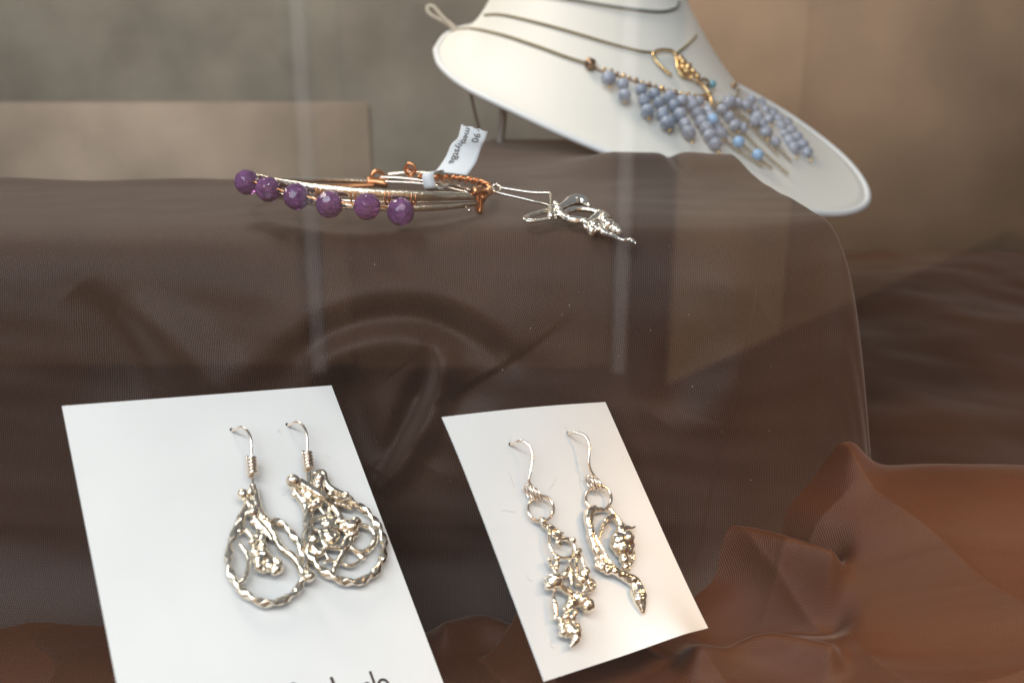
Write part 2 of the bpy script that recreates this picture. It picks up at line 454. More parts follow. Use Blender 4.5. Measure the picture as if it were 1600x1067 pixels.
ridge([(110, 450), (190, 540), (240, 680)], -5, 30)
ridge([(1110, 380), (1150, 500), (1110, 660)], 3, 34)
ridge([(1030, 660), (1100, 560), (1200, 490)], -3, 34)
# a layer of the drape lies over the next one along a slanting edge
edge = [(1010, 380), (955, 440), (900, 490), (830, 545), (760, 590), (690, 628), (620, 662)]
ex = np.array([e[0] for e in edge][::-1]); ey = np.array([e[1] for e in edge][::-1])
sd = (np.interp(PX, ex, ey) - PY) * 0.8      # >0 above / left of the edge
along = smoothstep(600, 720, PX) * (1 - smoothstep(790, 930, PX))
D += 0.0013 * along * smoothstep(-4.0, 8.0, sd) * (1 - smoothstep(20, 170, sd))
# right-hand hem of the top layer
hem = smoothstep(0, 9, np.interp(PY, [270, 400, 520, 600, 680, 760, 880], [1196, 1192, 1176, 1158, 1136, 1118, 1090]) - PX)
D += 0.0004 * hem * smoothstep(260, 300, PY)
D += 0.0012 * vnoise(X * 1.0, Z * 1.6, 70, 5) + 0.0022 * smoothstep(-.08, -.14, Z) * vnoise(X, Z, 45, 8)
Y -= D * face * .95; Zw += D * face * .28
# the step ends on the right: the cloth drops there
drop = 1 - smoothstep(.094, .122, X + .010 * np.sin(Zw * 60) * 0.3)
Zb = Z0 - .168
Zw = Zb + (Zw - Zb) * drop
Y += .012 * smoothstep(.060, .095, X) * smoothstep(.30, .26, Y)
drape = grid_object('cloth_drape', X, Y, Zw, M_DRAPE)
tag(drape, 'grey-brown sheer cloth draped over the raised step, hanging in soft folds at the front', 'cloth')

V, Fc = [], []
vis = np.argwhere((PX > 300) & (PX < 1250) & (PY > 360) & (PY < 760) & (Zw > Z0 - .15))
for k in rng.choice(len(vis), 46, replace=False):
    j, i = vis[k]; sphere(V, Fc, (X[j, i], Y[j, i] - .00005, Zw[j, i] + .00002), rng.uniform(.00005, .00013), 6, 4, (1, .6, rng.uniform(.6, 1.8)))
lint = link('lint', mesh('lint', V, Fc), simple('lint_fibre', (0.55, 0.50, 0.45), 0.9)); lint['kind'] = 'stuff'
tag(lint, 'tiny pale specks of lint scattered over the brown drape', 'lint')

# ------------------------------------------------------------------ rust cloth on the lower level
xs2 = np.unique(np.concatenate([np.linspace(-0.60, -0.13, 70), np.linspace(-0.13, 0.16, 480), np.linspace(0.16, 0.62, 80)]))
ys2 = np.unique(np.concatenate([np.linspace(0.118, 0.27, 380), np.linspace(0.27, 0.80, 110)]))
X, Y = np.meshgrid(xs2, ys2)
Z = np.full(X.shape, -.1530) + 0.0040 * vnoise(X, Y, 34, 21, 2) + .0005 * vnoise(X, Y, 120, 22, 2)
Z -= 0.010 * smoothstep(.235, .30, Y)
Z += .036 * smoothstep(.015, .115, X - .25 * (.25 - Y)) * np.exp(-((Y - .262) / .042) ** 2)
Z += .006 * smoothstep(.12, .2, np.abs(X)) * vnoise(X, Y, 28, 31)
wq = X * 58 + Y * 34 + 1.6 * vnoise(X, Y, 26, 41)
cz = 1 - .9 * smoothstep(.25, .31, Y)
Z += cz * .0022 * (1 - np.abs(np.sin(wq)) ** .7 * 1.6) * (0.4 + 0.6 * smoothstep(-.6, .8, vnoise(X, Y, 30, 42)))
wq = X * -40 + Y * 95 + 1.8 * vnoise(X, Y, 34, 43)
Z += cz * .0015 * (1 - np.abs(np.sin(wq)) ** .8 * 1.6) * smoothstep(-.5, .8, vnoise(X, Y, 24, 44))
PX, PY = proj_np(X, Y, Z + Z0)
def bump2(poly, amp, width):
    global Z
    dd = seg_dist(PX, PY, smooth_poly(poly)); Z = Z + amp * 1e-3 * np.exp(-(dd / width) ** 2)
bump2([(1010, 905), (1080, 872), (1160, 868), (1290, 905)], 9, 26)
bump2([(1000, 840), (1090, 822), (1200, 820), (1300, 850)], -7, 24)
bump2([(1040, 780), (1110, 735), (1200, 715), (1320, 730)], 9, 34)
bump2([(1130, 1000), (1200, 960), (1300, 955)], -6, 30)
bump2([(1090, 1040), (1180, 1020), (1290, 1040)], 6, 24)
bump2([(640, 905), (720, 880), (800, 900)], 5, 25)
bump2([(660, 960), (740, 935), (820, 960)], -5, 20)
bump2([(700, 1000), (760, 990), (830, 1020)], 5, 22)
# it swells up to carry the cards
def carry(Z, quad, n, o, inset=0.020, soft=0.015, gap=0.0028):
    zp = (o.z - Z0) - (n.x * (X - o.x) + n.y * (Y - o.y)) / n.z
    c = [np.array((q.x, q.y)) for q in quad]
    inside = np.full(X.shape, 1e9)
    area = sum(c[i][0] * c[(i + 1) % 4][1] - c[(i + 1) % 4][0] * c[i][1] for i in range(4))
    sg = 1 if area > 0 else -1
    for i in range(4):
        e = c[(i + 1) % 4] - c[i]; e = e / np.linalg.norm(e)
        inside = np.minimum(inside, sg * (e[0] * (Y - c[i][1]) - e[1] * (X - c[i][0])))
    wgt = smoothstep(inset - soft, inset + soft * .5, inside)
    return np.minimum(Z + (np.maximum(zp - gap, Z) - Z) * wgt, np.where(inside > -.003, zp - .0018, 1e9))
Z = carry(Z, [cTL, cTR, cBR, cBL], S1.n, cTL)
Z = carry(Z, [lTL, lTR, lBR, lBL], S2.n, lTR)
rust = grid_object('rust_cloth', X, Y, Z + Z0, M_RUST)
tag(rust, 'rust-brown sheer cloth rumpled on the lower level under the cards', 'cloth')

# ------------------------------------------------------------------ cards
def make_card(name, TL, TR, BR, BL, n, curl, holes, label, nu=56, nv=72, th=0.0004):
    V, Fc = [], []
    for side in (0, 1):
        for j in range(nv + 1):
            for i in range(nu + 1):
                u, v = i / nu, j / nv
                P = (TL * (1 - u) + TR * u) * (1 - v) + (BL * (1 - u) + BR * u) * v
                V.append(P + n * (curl(u, v) - th * side))
    s = (nu + 1) * (nv + 1); g = lambda i, j, k: k * s + j * (nu + 1) + i
    for j in range(nv):
        for i in range(nu):
            Fc.append((g(i, j, 0), g(i, j + 1, 0), g(i + 1, j + 1, 0), g(i + 1, j, 0)))
            Fc.append((g(i, j, 1), g(i + 1, j, 1), g(i + 1, j + 1, 1), g(i, j + 1, 1)))
    for i in range(nu):
        Fc.append((g(i, 0, 0), g(i + 1, 0, 0), g(i + 1, 0, 1), g(i, 0, 1)))
        Fc.append((g(i, nv, 0), g(i, nv, 1), g(i + 1, nv, 1), g(i + 1, nv, 0)))
    for j in range(nv):
        Fc.append((g(0, j, 0), g(0, j, 1), g(0, j + 1, 1), g(0, j + 1, 0)))
        Fc.append((g(nu, j, 0), g(nu, j + 1, 0), g(nu, j + 1, 1), g(nu, j, 1)))
    me = mesh(name, V, Fc)
    bm = bmesh.new(); bm.from_mesh(me); bmesh.ops.recalc_face_normals(bm, faces=bm.faces); bm.to_mesh(me); bm.free()
    for P in holes:
        Vc, Fcc = [], []
        sweep(Vc, Fcc, [P - n * .003, P + n * .003], .00052, sides=12)
        cu = bpy.data.objects.new('cut', mesh('cut', Vc, Fcc)); COL.objects.link(cu)
        bm = bmesh.new(); bm.from_mesh(cu.data); bmesh.ops.recalc_face_normals(bm, faces=bm.faces); bm.to_mesh(cu.data); bm.free()
        me = evaluated(me, [('BOOLEAN', dict(object=cu, operation='DIFFERENCE', solver='EXACT'))])
        bpy.data.objects.remove(cu)
    root = thing(name, label, 'card', (BL + BR) / 2)
    link('card_sheet', me, M_CARD, root, smooth=False)
    return root
def curl1(u, v):
    return .0060 * math.exp(-((u - .72) / .20) ** 2) * v ** 6 + .0010 * math.sin(u * math.pi) * (1 - v) ** 3 - .0012 * (1 - v) ** 6 * (1 - u)
holes1 = [S1.at(796.5, 694.5), S1.at(886, 677.5)]
card1 = make_card('earring_card', cTL, cTR, cBR, cBL, S1.n, curl1, holes1,
                  'small white earring card with two dangling nugget earrings, lower edge curling')
holes2 = [S2.at(449, 663), S2.at(362, 671)]
card2 = make_card('earring_card', lTL, lTR, lBR, lBL, S2.n, lambda u, v: 0.0, holes2,
                  'larger white card with brown handwriting, carrying the twisted teardrop earrings')
# handwriting at the foot of the left card (only its tops show)
def pen(pts, r=1.9):
    P = [S2.at(x, y, .00004) for x, y in pts]
    V, Fc = [], []
    q = spline([tuple(p) for p in P], 5 * len(P))
    sweep(V, Fc, q, r * S2.px(*pts[0]), sides=8, flat=(.10, 1), ref=S2.n)
    link('handwriting', mesh('handwriting', V, Fc), M_PEN, card2)
pen([(517, 1057), (520, 1064), (524, 1078), (527, 1092)], 2.6)
pen([(578, 1048), (581, 1056), (585, 1068), (591, 1090)], 2.2)
pen([(588, 1082), (591, 1068), (595, 1062), (601, 1061.5), (606, 1066), (610, 1076), (616, 1090)], 2.2)
pen([(454, 1070), (458, 1067.5), (463, 1070), (464, 1078), (456, 1082)], 2.0)
pen([(566, 1072), (573, 1066.5), (577, 1070), (576, 1080)], 2.0)
def lift1(x, y):
    P = S1.at(x, y); a = cTR - cTL; b = cBL - cTL
    return curl1((P - cTL).dot(a) / a.length_squared, (P - cTL).dot(b) / b.length_squared)
def scuff(sheet, parent, pts, r=0.34):
    V, Fc = [], []
    q = spline([tuple(sheet.at(x, y, .00003 + (lift1(x, y) if sheet is S1 else 0))) for x, y in pts], 10)
    sweep(V, Fc, q, r * sheet.px(*pts[0]), sides=5, flat=(.3, 1), ref=sheet.n)
    link('scuff_mark', mesh('scuff_mark', V, Fc), M_SCUFF, parent)
for pts in ([(795, 738), (800, 750), (804, 761)], [(868, 746), (865, 756), (857, 764)], [(897, 731), (903, 740), (907, 750)], [(974, 712), (972, 721)],
            [(949, 727), (951, 729)], [(823, 898), (826, 905), (832, 907)], [(1043, 893), (1043, 905), (1040, 915)], [(1000, 760), (1001, 763)], [(880, 662), (884, 668), (886, 676)],
            [(862, 1000), (860, 1008), (866, 1012)], [(905, 726), (899, 722)], [(797, 684), (798, 693)], [(782, 796), (805, 800)]):
    scuff(S1, card1, pts)
for pts in ([(436, 670), (434, 673), (440, 676)], [(405, 708), (407, 709)], [(437, 694), (439, 693)], [(434, 717), (435, 718)], [(512, 712), (514, 715)], [(441, 774), (444, 772)]):
    scuff(S2, card2, pts)

# ------------------------------------------------------------------ earrings on the cards
def hook(sheet, parent, pts, r=2.2):
    P = [sheet.at(x, y, h * 1e-3) for x, y, h in pts]
    tube('ear_hook', P, r * sheet.px(pts[0][0], pts[0][1]), M_WIRE, parent, n=40, sides=10)
def ringpart(name, sheet, parent, cx, cy, rx, ry, h, tilt=0.0, rot=0.0, r=2.2, m=None, wob=0.0):
    """closed wire ring; (rx, ry) in picture pixels, tilt lifts one side off the card"""
    P = []
    for k in range(36):
        a = 2 * math.pi * k / 36
        dx, dy = rx * math.cos(a), ry * math.sin(a)
        x = cx + dx * math.cos(rot) - dy * math.sin(rot); y = cy + dx * math.sin(rot) + dy * math.cos(rot)
        P.append(sheet.at(x, y, (h + tilt * math.cos(a)) * 1e-3))
    rr = r * sheet.px(cx, cy)
    V, Fc = [], []
    sweep(V, Fc, P, [rr * (1 + wob * math.sin(k * .9)) for k in range(36)], sides=9, closed=True)
    return link(name, mesh(name, V, Fc), m or M_WIRE, parent)

G1 = 'nugget drop earrings on the small card'
# --- A: left earring of the small card
eA = thing('drop_earring', 'left silver drop earring on the small card, long knobbly cluster of melted lumps', 'earring', S1.at(896, 1006), G1)
hook(S1, eA, [(796, 694.5, -1.2), (799, 694, .8), (806, 690.5, 2.6), (816, 689, 4.2), (826, 695, 5), (831, 707, 5), (831, 722, 4.6), (828, 740, 3.8), (826, 751, 3), (829, 757, 2.6), (831, 760, 2.2)])
for dx in (-6, 0, 6):
    ringpart('jump_ring', S1, eA, 833 + dx, 771 + dx * .3, 5.0, 13.0, 2.4, 1.4, -.55, 1.45)
ringpart('large_ring', S1, eA, 845, 794.5, 20, 20, 2.0, .6, 0, 2.5, wob=.08)
tA = [[(845, 812, 4), (850, 819, 4.2), (858, 826, 4), (865, 833, 3.6), (873, 839, 3.6), (882, 842, 3.6), (890, 842.5, 3.6), (895, 845, 4)],
      [(860, 821, 2.6), (868, 826, 2.4), (876, 834, 2.4)], [(861, 822, 2), (865, 838, 2)], [(868, 826, 2), (871, 846, 2.4)], [(864, 838, 2), (880, 832, 2)],
      [(858, 826, 2.6), (857.5, 842, 2.3), (860, 856, 2.4), (868, 867, 2.8), (882, 871.5, 2.4), (893, 869, 2.6), (901, 865, 3)],
      [(895, 846, 2.2), (898, 856, 2.2), (900, 863, 3)],
      [(890, 872, 2.4), (891, 895, 3.4), (893, 913, 1.8)], [(900, 872, 2.6), (900, 891, 3.8), (901, 904, 4)], [(908, 870, 2), (912, 884, 2), (914, 893, 3)],
      [(869, 870, 3), (870, 882, 2.5), (868, 893, 3), (868, 902, 4)], [(858, 874, 2), (862, 884, 2), (868, 894, 2.4)],
      [(882, 897, 5), (885, 891, 4), (889, 886, 1.5)],
      [(922, 904, 2.8), (928, 909, 3), (928, 917, 3), (920, 923, 3), (911, 923, 3)],
      [(876, 916, 5), (886, 923, 5.2), (898, 930, 6), (908, 936, 8)],
      [(867, 918, 2), (865, 931, 2.4), (867, 944, 3.9), (868, 956, 3.4), (868, 966, 2.4)], [(868, 964, 2), (875, 966, 3.5), (884, 966, 4)],
      [(893, 938, 6), (889, 950, 6), (886, 966, 5), (884, 978, 5)], [(899, 975, 4), (904, 984, 4), (901, 998, 5.5), (894, 1006, 3.2), (891, 1010, 1)]]
bA = [(900, 865, 7), (905, 860, 4.5), (897, 868, 4.5), (872, 847, 4), (876, 850, 3), (848, 813, 4.4), (895, 844, 4.4), (858, 874, 3.6), (861, 884, 3.4), (870, 882, 3.4), (869, 871, 5),
      (912, 900, 8), (904, 910, 6), (921, 910, 6), (916, 892, 5.5), (908, 906, 6), (914, 918, 4),
      (865, 908, 10), (854, 908, 5), (857, 916, 5), (871, 903, 7.5), (874, 914, 7), (860, 901, 4.6),
      (886, 921, 5.5), (902, 934, 8), (909, 938, 9), (917, 944, 9.2, .0030), (893, 942, 8), (889, 949, 7.5), (884, 964, 5), (896, 957, 6), (882, 951, 4), (893, 964, 6.5), (875, 966, 4.4), (886, 973, 6),
      (878, 976, 5), (880, 987, 5), (877, 990, 4), (886, 991, 5), (892, 983, 8), (899, 988, 8), (901, 977, 5), (904, 983, 5), (899, 998, 6)]
cast('nugget_body', S1, tA, bA, M_SILVER, eA, seed=1, amp=.00015)
# --- B: right earring of the small card
eB = thing('drop_earring', 'right silver drop earring on the small card, long bud stem with a hanging pod', 'earring', S1.at(1002, 957), G1)
hook(S1, eB, [(885.5, 677.5, -1.2), (888, 677.5, .8), (895, 676, 2.6), (907, 677, 4.2), (916, 683, 5), (920, 694, 5), (920.5, 708, 4.6), (919.8, 722, 3.8), (923, 735, 3), (928, 743, 2.4), (930, 747, 2.2)])
for dx in (-6, 0, 6):
    ringpart('jump_ring', S1, eB, 928 + dx, 755 + dx * .2, 4.6, 12.0, 2.4, 1.4, -.5, 1.45)
ringpart('large_ring', S1, eB, 935, 778, 20, 19.5, 2.0, .6, 0, 2.5, wob=.10)
tB = [[(929, 793, 4), (921, 799, 5.5), (918, 810, 6), (921, 825, 5), (925, 843, 5), (932, 862, 5.2), (943, 877, 5.5), (957, 888, 6), (973, 899, 6), (987, 906, 8)],
      [(927, 797, 3), (924, 818, 2.6), (931, 838, 2.4, .0032), (941, 856, 2.4, .0034), (950, 873, 2.4, .0034), (960, 889, 3, .0032), (976, 899, 3.4, .003)],
      [(916, 803, 2.5), (925, 797, 4), (940, 795, 3), (948, 796, 2)],
      [(932, 871, 4), (937, 880, 4), (945, 888, 4.5), (956, 893, 4)],
      [(989, 906, 7), (994, 914, 9), (997, 927, 11.5), (999, 939, 9.5), (1002, 949, 6.5), (1003, 955, 4.2)],
      [(954, 796, 3.4), (960, 805, 4), (967, 815, 4.5), (971, 824, 5)],
      [(957, 806, 3.6), (949, 812, 4.2), (942, 822, 3.8), (938, 832, 2.2), (936, 844, 1.1)],
      [(973, 826, 4), (981, 824, 3.4), (987, 825, 2.2), (993, 822, .9)],
      [(984, 886, 1.6), (983, 893, 1.3), (986, 904, 2)], [(989, 862, 3), (989, 872, 2.4), (985, 882, 2.6)]]
bB = [(919, 801, 5.5), (932, 884, 4), (940, 887, 5.4), (949, 891, 5.4), (932, 872, 4), (920, 840, 3.4), (960, 892, 5), (924, 828, 4),
      (970, 831, 8), (966, 844, 11, .0030), (979, 842, 10, .0030), (970, 857, 10, .0028), (979, 861, 8.5), (975, 874, 7), (977, 885, 4.6), (984, 881, 3), (987, 840, 5), (963, 852, 8), (984, 852, 6), (973, 822, 5)]
cast('bud_body', S1, tB, bB, M_SILVER, eB, seed=2, amp=.00014)

G2 = 'twisted teardrop earrings on the larger card'
def teardrop(parent, pts, r):
    P = spline([tuple(S2.at(x, y, h * 1e-3)) for x, y, h in pts], 260)
    V, Fc = [], []
    prof = [(1, .42), (.82, .58), (-.82, .58), (-1, .42), (-1, -.42), (-.82, -.58), (.82, -.58), (1, -.42)]
    sweep(V, Fc, P, r * S2.px(*pts[0][:2]), profile=prof, twist=640.0)
    me = mesh('twisted_loop', V, Fc)
    return link('twisted_loop', me, M_SILVER, parent)
def coil(parent, sheet, a, b, turns, r, wire, h, m, name='wire_coil'):
    A, B = sheet.at(*a, h), sheet.at(*b, h)
    ax = (B - A).normalized(); s1 = ax.cross(sheet.n).normalized(); s2 = ax.cross(s1)
    k = sheet.px(*a); n = int(turns * 16)
    P = [A + (B - A) * (i / n) + (s1 * math.cos(i / 16 * 2 * math.pi) + s2 * math.sin(i / 16 * 2 * math.pi)) * r * k for i in range(n + 1)]
    V, Fc = [], []; sweep(V, Fc, P, wire * k, sides=8)
    return link(name, mesh(name, V, Fc), m, parent)
# --- C: the earring seen whole
eC = thing('drop_earring', 'twisted teardrop earring with a ball at its neck, right one on the larger card', 'earring', S2.at(550, 913), G2)
hook(S2, eC, [(449, 663, -1.2), (451, 664, .6), (456, 662, 2.2), (465, 659.5, 3.8), (473.5, 665.5, 4.8), (478.5, 676, 5), (479.8, 690, 4.4), (480, 704, 3.6), (482, 722, 3), (483, 740, 2.6)], 2.3)
coil(eC, S2, (479.5, 706), (483, 733), 5.2, 6.2, 2.7, .0032, M_WIRE)
teardrop(eC, [(515, 776, 2.6), (532, 779.5, 2.8), (551, 785.5, 2.6), (570, 797, 2.4), (585.6, 814, 2.3), (596.5, 834, 2.2), (600, 852.5, 2.2), (597, 874.5, 2.2), (587, 893, 2.2), (570, 905, 2.2), (552, 909.6, 2.2), (530, 905.5, 2.2), (510, 895.5, 2.2), (495, 883, 2.2), (484, 868, 2.3), (479, 852.5, 2.3), (479, 836, 2.4), (480, 819, 2.5), (480, 803, 2.5), (477, 788, 2.5)], 6.0)
upC = [[(466, 752.5, 4.6, .004), (490, 767.5, 4.4, .0042), (508, 779.5, 4, .004), (520, 793, 3.6), (529, 808, 4)],
       [(470, 749, 2.4, .0042), (492, 762, 2.4, .0046), (512, 777, 2.2, .0044)],
       [(461, 764, 5), (468, 775, 6), (476, 786, 6), (479, 800, 5)], [(482, 740, 4.5), (484, 754, 5), (490, 766, 6)],
       [(492, 739, 3.6), (500, 736.5, 3.8), (506, 739, 4.2), (508, 751, 5.6), (514, 761.5, 6), (527.5, 770, 5.6), (540, 774, 4.4), (549, 779, 3)],
       [(524, 786, 3.4), (539, 790, 4), (548, 792.5, 4)], [(497, 748, 5), (497, 762, 7), (503, 772, 6)]]
ubC = [(458, 752, 8.6, .0050), (459, 773, 4), (460, 765, 4.5), (499, 748, 7.4, .0036), (517, 772, 4.4, .004), (541, 772, 4.2, .0034), (497, 760, 8), (474, 769, 8, .0022), (484, 778, 9, .0020), (496, 785, 8, .0020), (488, 762, 7)]
tC = upC + [[(491, 790, 4.4), (485, 803, 4.2), (484, 820, 4.4), (484, 838, 5)], [(497, 791, 3), (505, 800, 2.8), (512, 810, 3)], [(518, 789, 4), (528, 802, 4.4), (535, 817, 5), (540, 830, 4)],
      [(513, 790, 2.4), (514, 803, 2.6), (524, 815, 3)], [(490, 812, 2.6), (500, 808, 2.6), (508, 806, 2)],
      [(489, 826, 3), (500, 829, 3.4), (512, 824, 3.4), (524, 823.5, 3.6), (535, 826, 4)], [(501, 832, 3.4), (504, 845, 3.6), (510, 853, 3.6), (523, 855, 3.8), (534, 855, 4), (541, 842, 4.4)],
      [(562, 819, 3.4), (577, 824, 3.8), (585.6, 836, 4), (584, 849, 4), (574, 859, 4), (563, 862.5, 4), (550, 856, 3.8), (544, 848, 3.6)],
      [(567, 869.4, 2.4), (557, 879.5, 2.8), (545, 883.5, 2.8), (534, 880, 2.4)], [(556, 864, 2), (567, 871, 3.4), (570, 874, 1)],
      [(547, 846, 4.6), (536, 864, 4.2), (528, 878, 4), (521, 892, 3.8)], [(505, 858, 2.8), (514, 873, 2.6), (522, 877, 2.4), (526, 881, 2)], [(514, 874, 2.2), (507, 879, 2)],
      [(484, 846, 5), (490, 858, 5.4), (500, 864, 5)], [(520, 815, 6), (512, 818, 6), (505, 818, 4)]]
bC = ubC + [(491, 788.5, 6, .0036), (509, 815, 6.5, .0018), (520, 812, 6, .0020), (511, 837, 9, .0016), (521, 838, 9, .0016), (516, 845, 8, .0016), (548.5, 822, 9, .0030), (556, 815, 6.6, .0034), (540, 821, 7), (552, 832, 7.4), (562, 814, 2.6, .0036),
      (483, 852.5, 5), (494, 863, 7.6), (500, 863, 5), (491, 842.5, 5.5), (484, 845, 6), (482, 853, 3.6, .004), (545, 842, 6)]
cast('filigree', S2, tC, bC, M_SILVER, eC, seed=3, amp=.00008)
# --- D: the earring at the edge
eD = thing('drop_earring', 'twisted teardrop earring with a knob on its rim, left one on the larger card', 'earring', S2.at(420, 946), G2)
hook(S2, eD, [(362, 671, -1.2), (364, 672, .6), (369, 670, 2.2), (378, 667.5, 3.8), (386.5, 673.5, 4.8), (391.5, 684, 5), (392.8, 698, 4.4), (393, 712, 3.6), (394, 730, 3), (395, 760, 2.6)], 2.3)
coil(eD, S2, (392.5, 714), (395, 742), 5.2, 6.2, 2.7, .0032, M_WIRE)
teardrop(eD, [(410, 810, 2.6), (419, 812.5, 2.6), (434, 815, 2.6), (449, 826, 2.5), (463, 844, 2.4), (473, 864, 2.3), (477, 880, 2.3), (477, 898, 2.3), (471, 911, 2.3), (461, 925, 2.2), (445, 936, 2.2), (422, 942.5, 2.2), (400, 937.5, 2.2), (379, 924, 2.2), (364, 904, 2.3), (357, 880, 2.3), (360, 852, 2.4), (368, 828, 2.5), (378, 805, 2.5)], 5.8)
tD = [[(403, 797, 6), (413, 810, 6), (425, 829, 4.6), (432, 843, 4.4), (440, 857, 4.6), (456, 868, 5), (467, 881, 5.4), (474, 896, 6), (480, 902, 7)],
      [(400, 812, 5), (409, 822, 5), (418, 832, 3.6), (424, 842, 2.4)], [(410, 838, 4.6), (411, 852, 5), (413, 866, 6), (420, 880, 7)],
      [(386, 830, 4), (398, 842, 4), (404, 834, 4), (402, 822, 4), (394, 816, 4)], [(395, 760, 5), (398, 778, 7), (402, 796, 7)], [(380, 775, 4), (392, 790, 6), (400, 800, 6)],
      [(384, 790, 4), (378, 810, 5), (374, 830, 5)], [(376, 850, 3), (388, 872, 3.4), (384, 900, 3.4), (372, 914, 3)]]
bD = [(482, 900, 7.5, .0030), (404, 874, 8), (410, 866, 8), (420, 884, 8.6), (431, 889, 7.6), (435, 880, 5.4), (428, 893, 5), (412, 890, 5), (404, 886, 6), (410, 852, 6), (431, 873, 4.4), (437, 889, 5), (424, 842, 3), (396, 800, 8), (392, 770, 7), (379, 772, 7, .0036), (398, 862, 7), (394, 846, 5), (418, 872, 6)]
cast('filigree', S2, tD, bD, M_SILVER, eD, seed=4, amp=.00010)

# ------------------------------------------------------------------ bangle with amethysts on the step
CX, CY, RX, RY = -.0462, .3050, .0405, .0350
def EL(px, py, side=1, off=0.0):
    """point seen at (px, py) standing over the oval outline of the bangle; side 1 = near half, -1 = far half"""
    rx, ry = RX + off, RY + off
    y = CY - side * ry * .5
    for _ in range(12):
        r = ray(px, py); x = r.x * (y / r.y)
        t = max(-1, min(1, (x - CX) / rx))
        y = CY - side * ry * math.sqrt(max(0, 1 - t * t))
    r = ray(px, py)
    return CAM + r * (y / r.y)
bang = thing('beaded_bangle', 'silver and copper wire bangle with round purple beads and a paper tag', 'bangle', (CX, CY, Z0 + ZT))
PXB = .29 / F
def btube(name, pts, r, m, n=40, **kw):
    P = [EL(p[0], p[1], p[2], p[3] if len(p) > 3 else 0) for p in pts]
    rad = [a * 1.45 * PXB for a in r] if hasattr(r, '__len__') else r * 1.45 * PXB
    return tube(name, P, rad, m, bang, n=n, sides=10, **kw)
btube('silver_bar', [(386, 276, 1), (400, 277, 1), (430, 285, 1), (460, 290, 1), (482, 294, 1), (525, 298.5, 1), (575, 302.5, 1), (650, 306, 1), (700, 307, 1), (742, 308, 1)], [3.5, 3.8, 4, 4.4, 4.6, 4.8, 4.8, 4.2, 4, 3.4], M_BAR, flat=(1.15, .55), ref=(0, 0, 1))
btube('silver_bar', [(385, 292, 1), (400, 297, 1), (430, 305, 1), (482, 315.5, 1), (540, 322, 1), (600, 325.5, 1), (650, 326, 1), (700, 323, 1), (748, 317, 1)], 3.0, M_BAR, flat=(1.1, .55), ref=(0, 0, 1))
btube('thin_wire', [(470, 309, 1), (540, 314, 1), (605, 316, 1), (690, 316, 1), (744, 314, 1)], 1.7, M_WIRE)
btube('silver_bar', [(384, 284, 1, -.001), (383, 281, -1, -.001), (427, 281, -1), (470, 281, -1), (520, 281.5, -1), (582, 284, -1)], [2.6, 2.6, 3, 3.2, 3.2, 3], M_BAR)
btube('copper_bar', [(488, 291, -1, -.004), (530, 291.5, -1, -.004), (585, 290, -1, -.004)], [2.5, 3.4, 3.2], M_COPPER)
btube('silver_bar', [(592, 277, -1), (630, 279, -1), (665, 283, -1), (700, 287, -1), (732, 297, -1), (750, 303, -1)], 2.4, M_WIRE)
btube('thin_wire', [(600, 284, -1, -.004), (645, 286, -1, -.004), (690, 292, -1, -.004), (731, 301, -1, -.004)], 1.6, M_WIRE)
btube('thin_wire', [(606, 273, -1, .002), (640, 270, -1, .002), (672, 271, -1, .002)], 2.0, M_WIRE)
# silver balls at wire ends
for (a, b_, r_) in ((731, 300, 3.4), (733, 329, 3.2), (652, 287, 2.2)):
    V, Fc = [], []; sphere(V, Fc, EL(a, b_, 1 if b_ > 310 else -1), r_ * PXB, 12, 8); link('ball_end', mesh('ball_end', V, Fc), M_WIRE, bang)
# copper coil round the far right end
cp = spline([tuple(EL(*p)) for p in [(655, 277.5, -1), (690, 277.5, -1), (722, 280, -1), (748, 285, -1), (762, 291, -1), (766, 297, -1), (757, 304, 1)]], 360)
k = PXB; T = np.gradient(cp, axis=0); T /= np.linalg.norm(T, axis=1)[:, None]
up_ = np.array([0, 0, 1.0]); s1 = np.cross(T, up_); s1 /= np.linalg.norm(s1, axis=1)[:, None]; s2 = np.cross(s1, T)
ang = np.linspace(0, 2 * math.pi * 17, 360)[:, None]
V, Fc = [], []; sweep(V, Fc, cp + (s1 * np.cos(ang) + s2 * np.sin(ang)) * 4.6 * k, 2.3 * k, sides=8)
sweep(V, Fc, cp, 3.6 * k, sides=8)
link('copper_coil', mesh('copper_coil', V, Fc), M_COPPER, bang)
def bring(name, c, rx, ry, r, m, side=-1, axis=None, yaw=0.0, n=28):
    C = EL(c[0], c[1], side); a1 = Vector((math.cos(yaw), math.sin(yaw), 0)); a2 = Vector((0, 0, 1))
    P = [C + (a1 * math.cos(2 * math.pi * i / n) * rx + a2 * math.sin(2 * math.pi * i / n) * ry) * PXB for i in range(n)]
    V, Fc = [], []; sweep(V, Fc, P, r * PXB, sides=9, closed=True); return link(name, mesh(name, V, Fc), m, bang)
bring('copper_loop', (590, 276), 11, 9.5, 3.6, M_COPPER, -1, yaw=.3)
bring('copper_loop', (641, 265), 9.5, 10.5, 3.2, M_COPPER, -1, yaw=-.2)
bring('copper_loop', (640, 269), 5.5, 6, 2.4, M_COPPER, -1, yaw=.9)
btube('copper_bar', [(574, 284, -1), (590, 285, -1), (606, 288, -1)], 6, M_COPPER, n=12)
for x in (497, 551, 604, 645):   # wraps binding the two bars
    t = (x - 497) / 148
    bring('copper_wrap', (x, 306 + 5 * t), 4.5, 14 - 5 * t, 1.3, M_COPPER, 1, yaw=1.15)
    bring('copper_wrap', (x + 5, 306 + 5 * t), 4.0, 13 - 5 * t, 1.3, M_COPPER, 1, yaw=1.5)
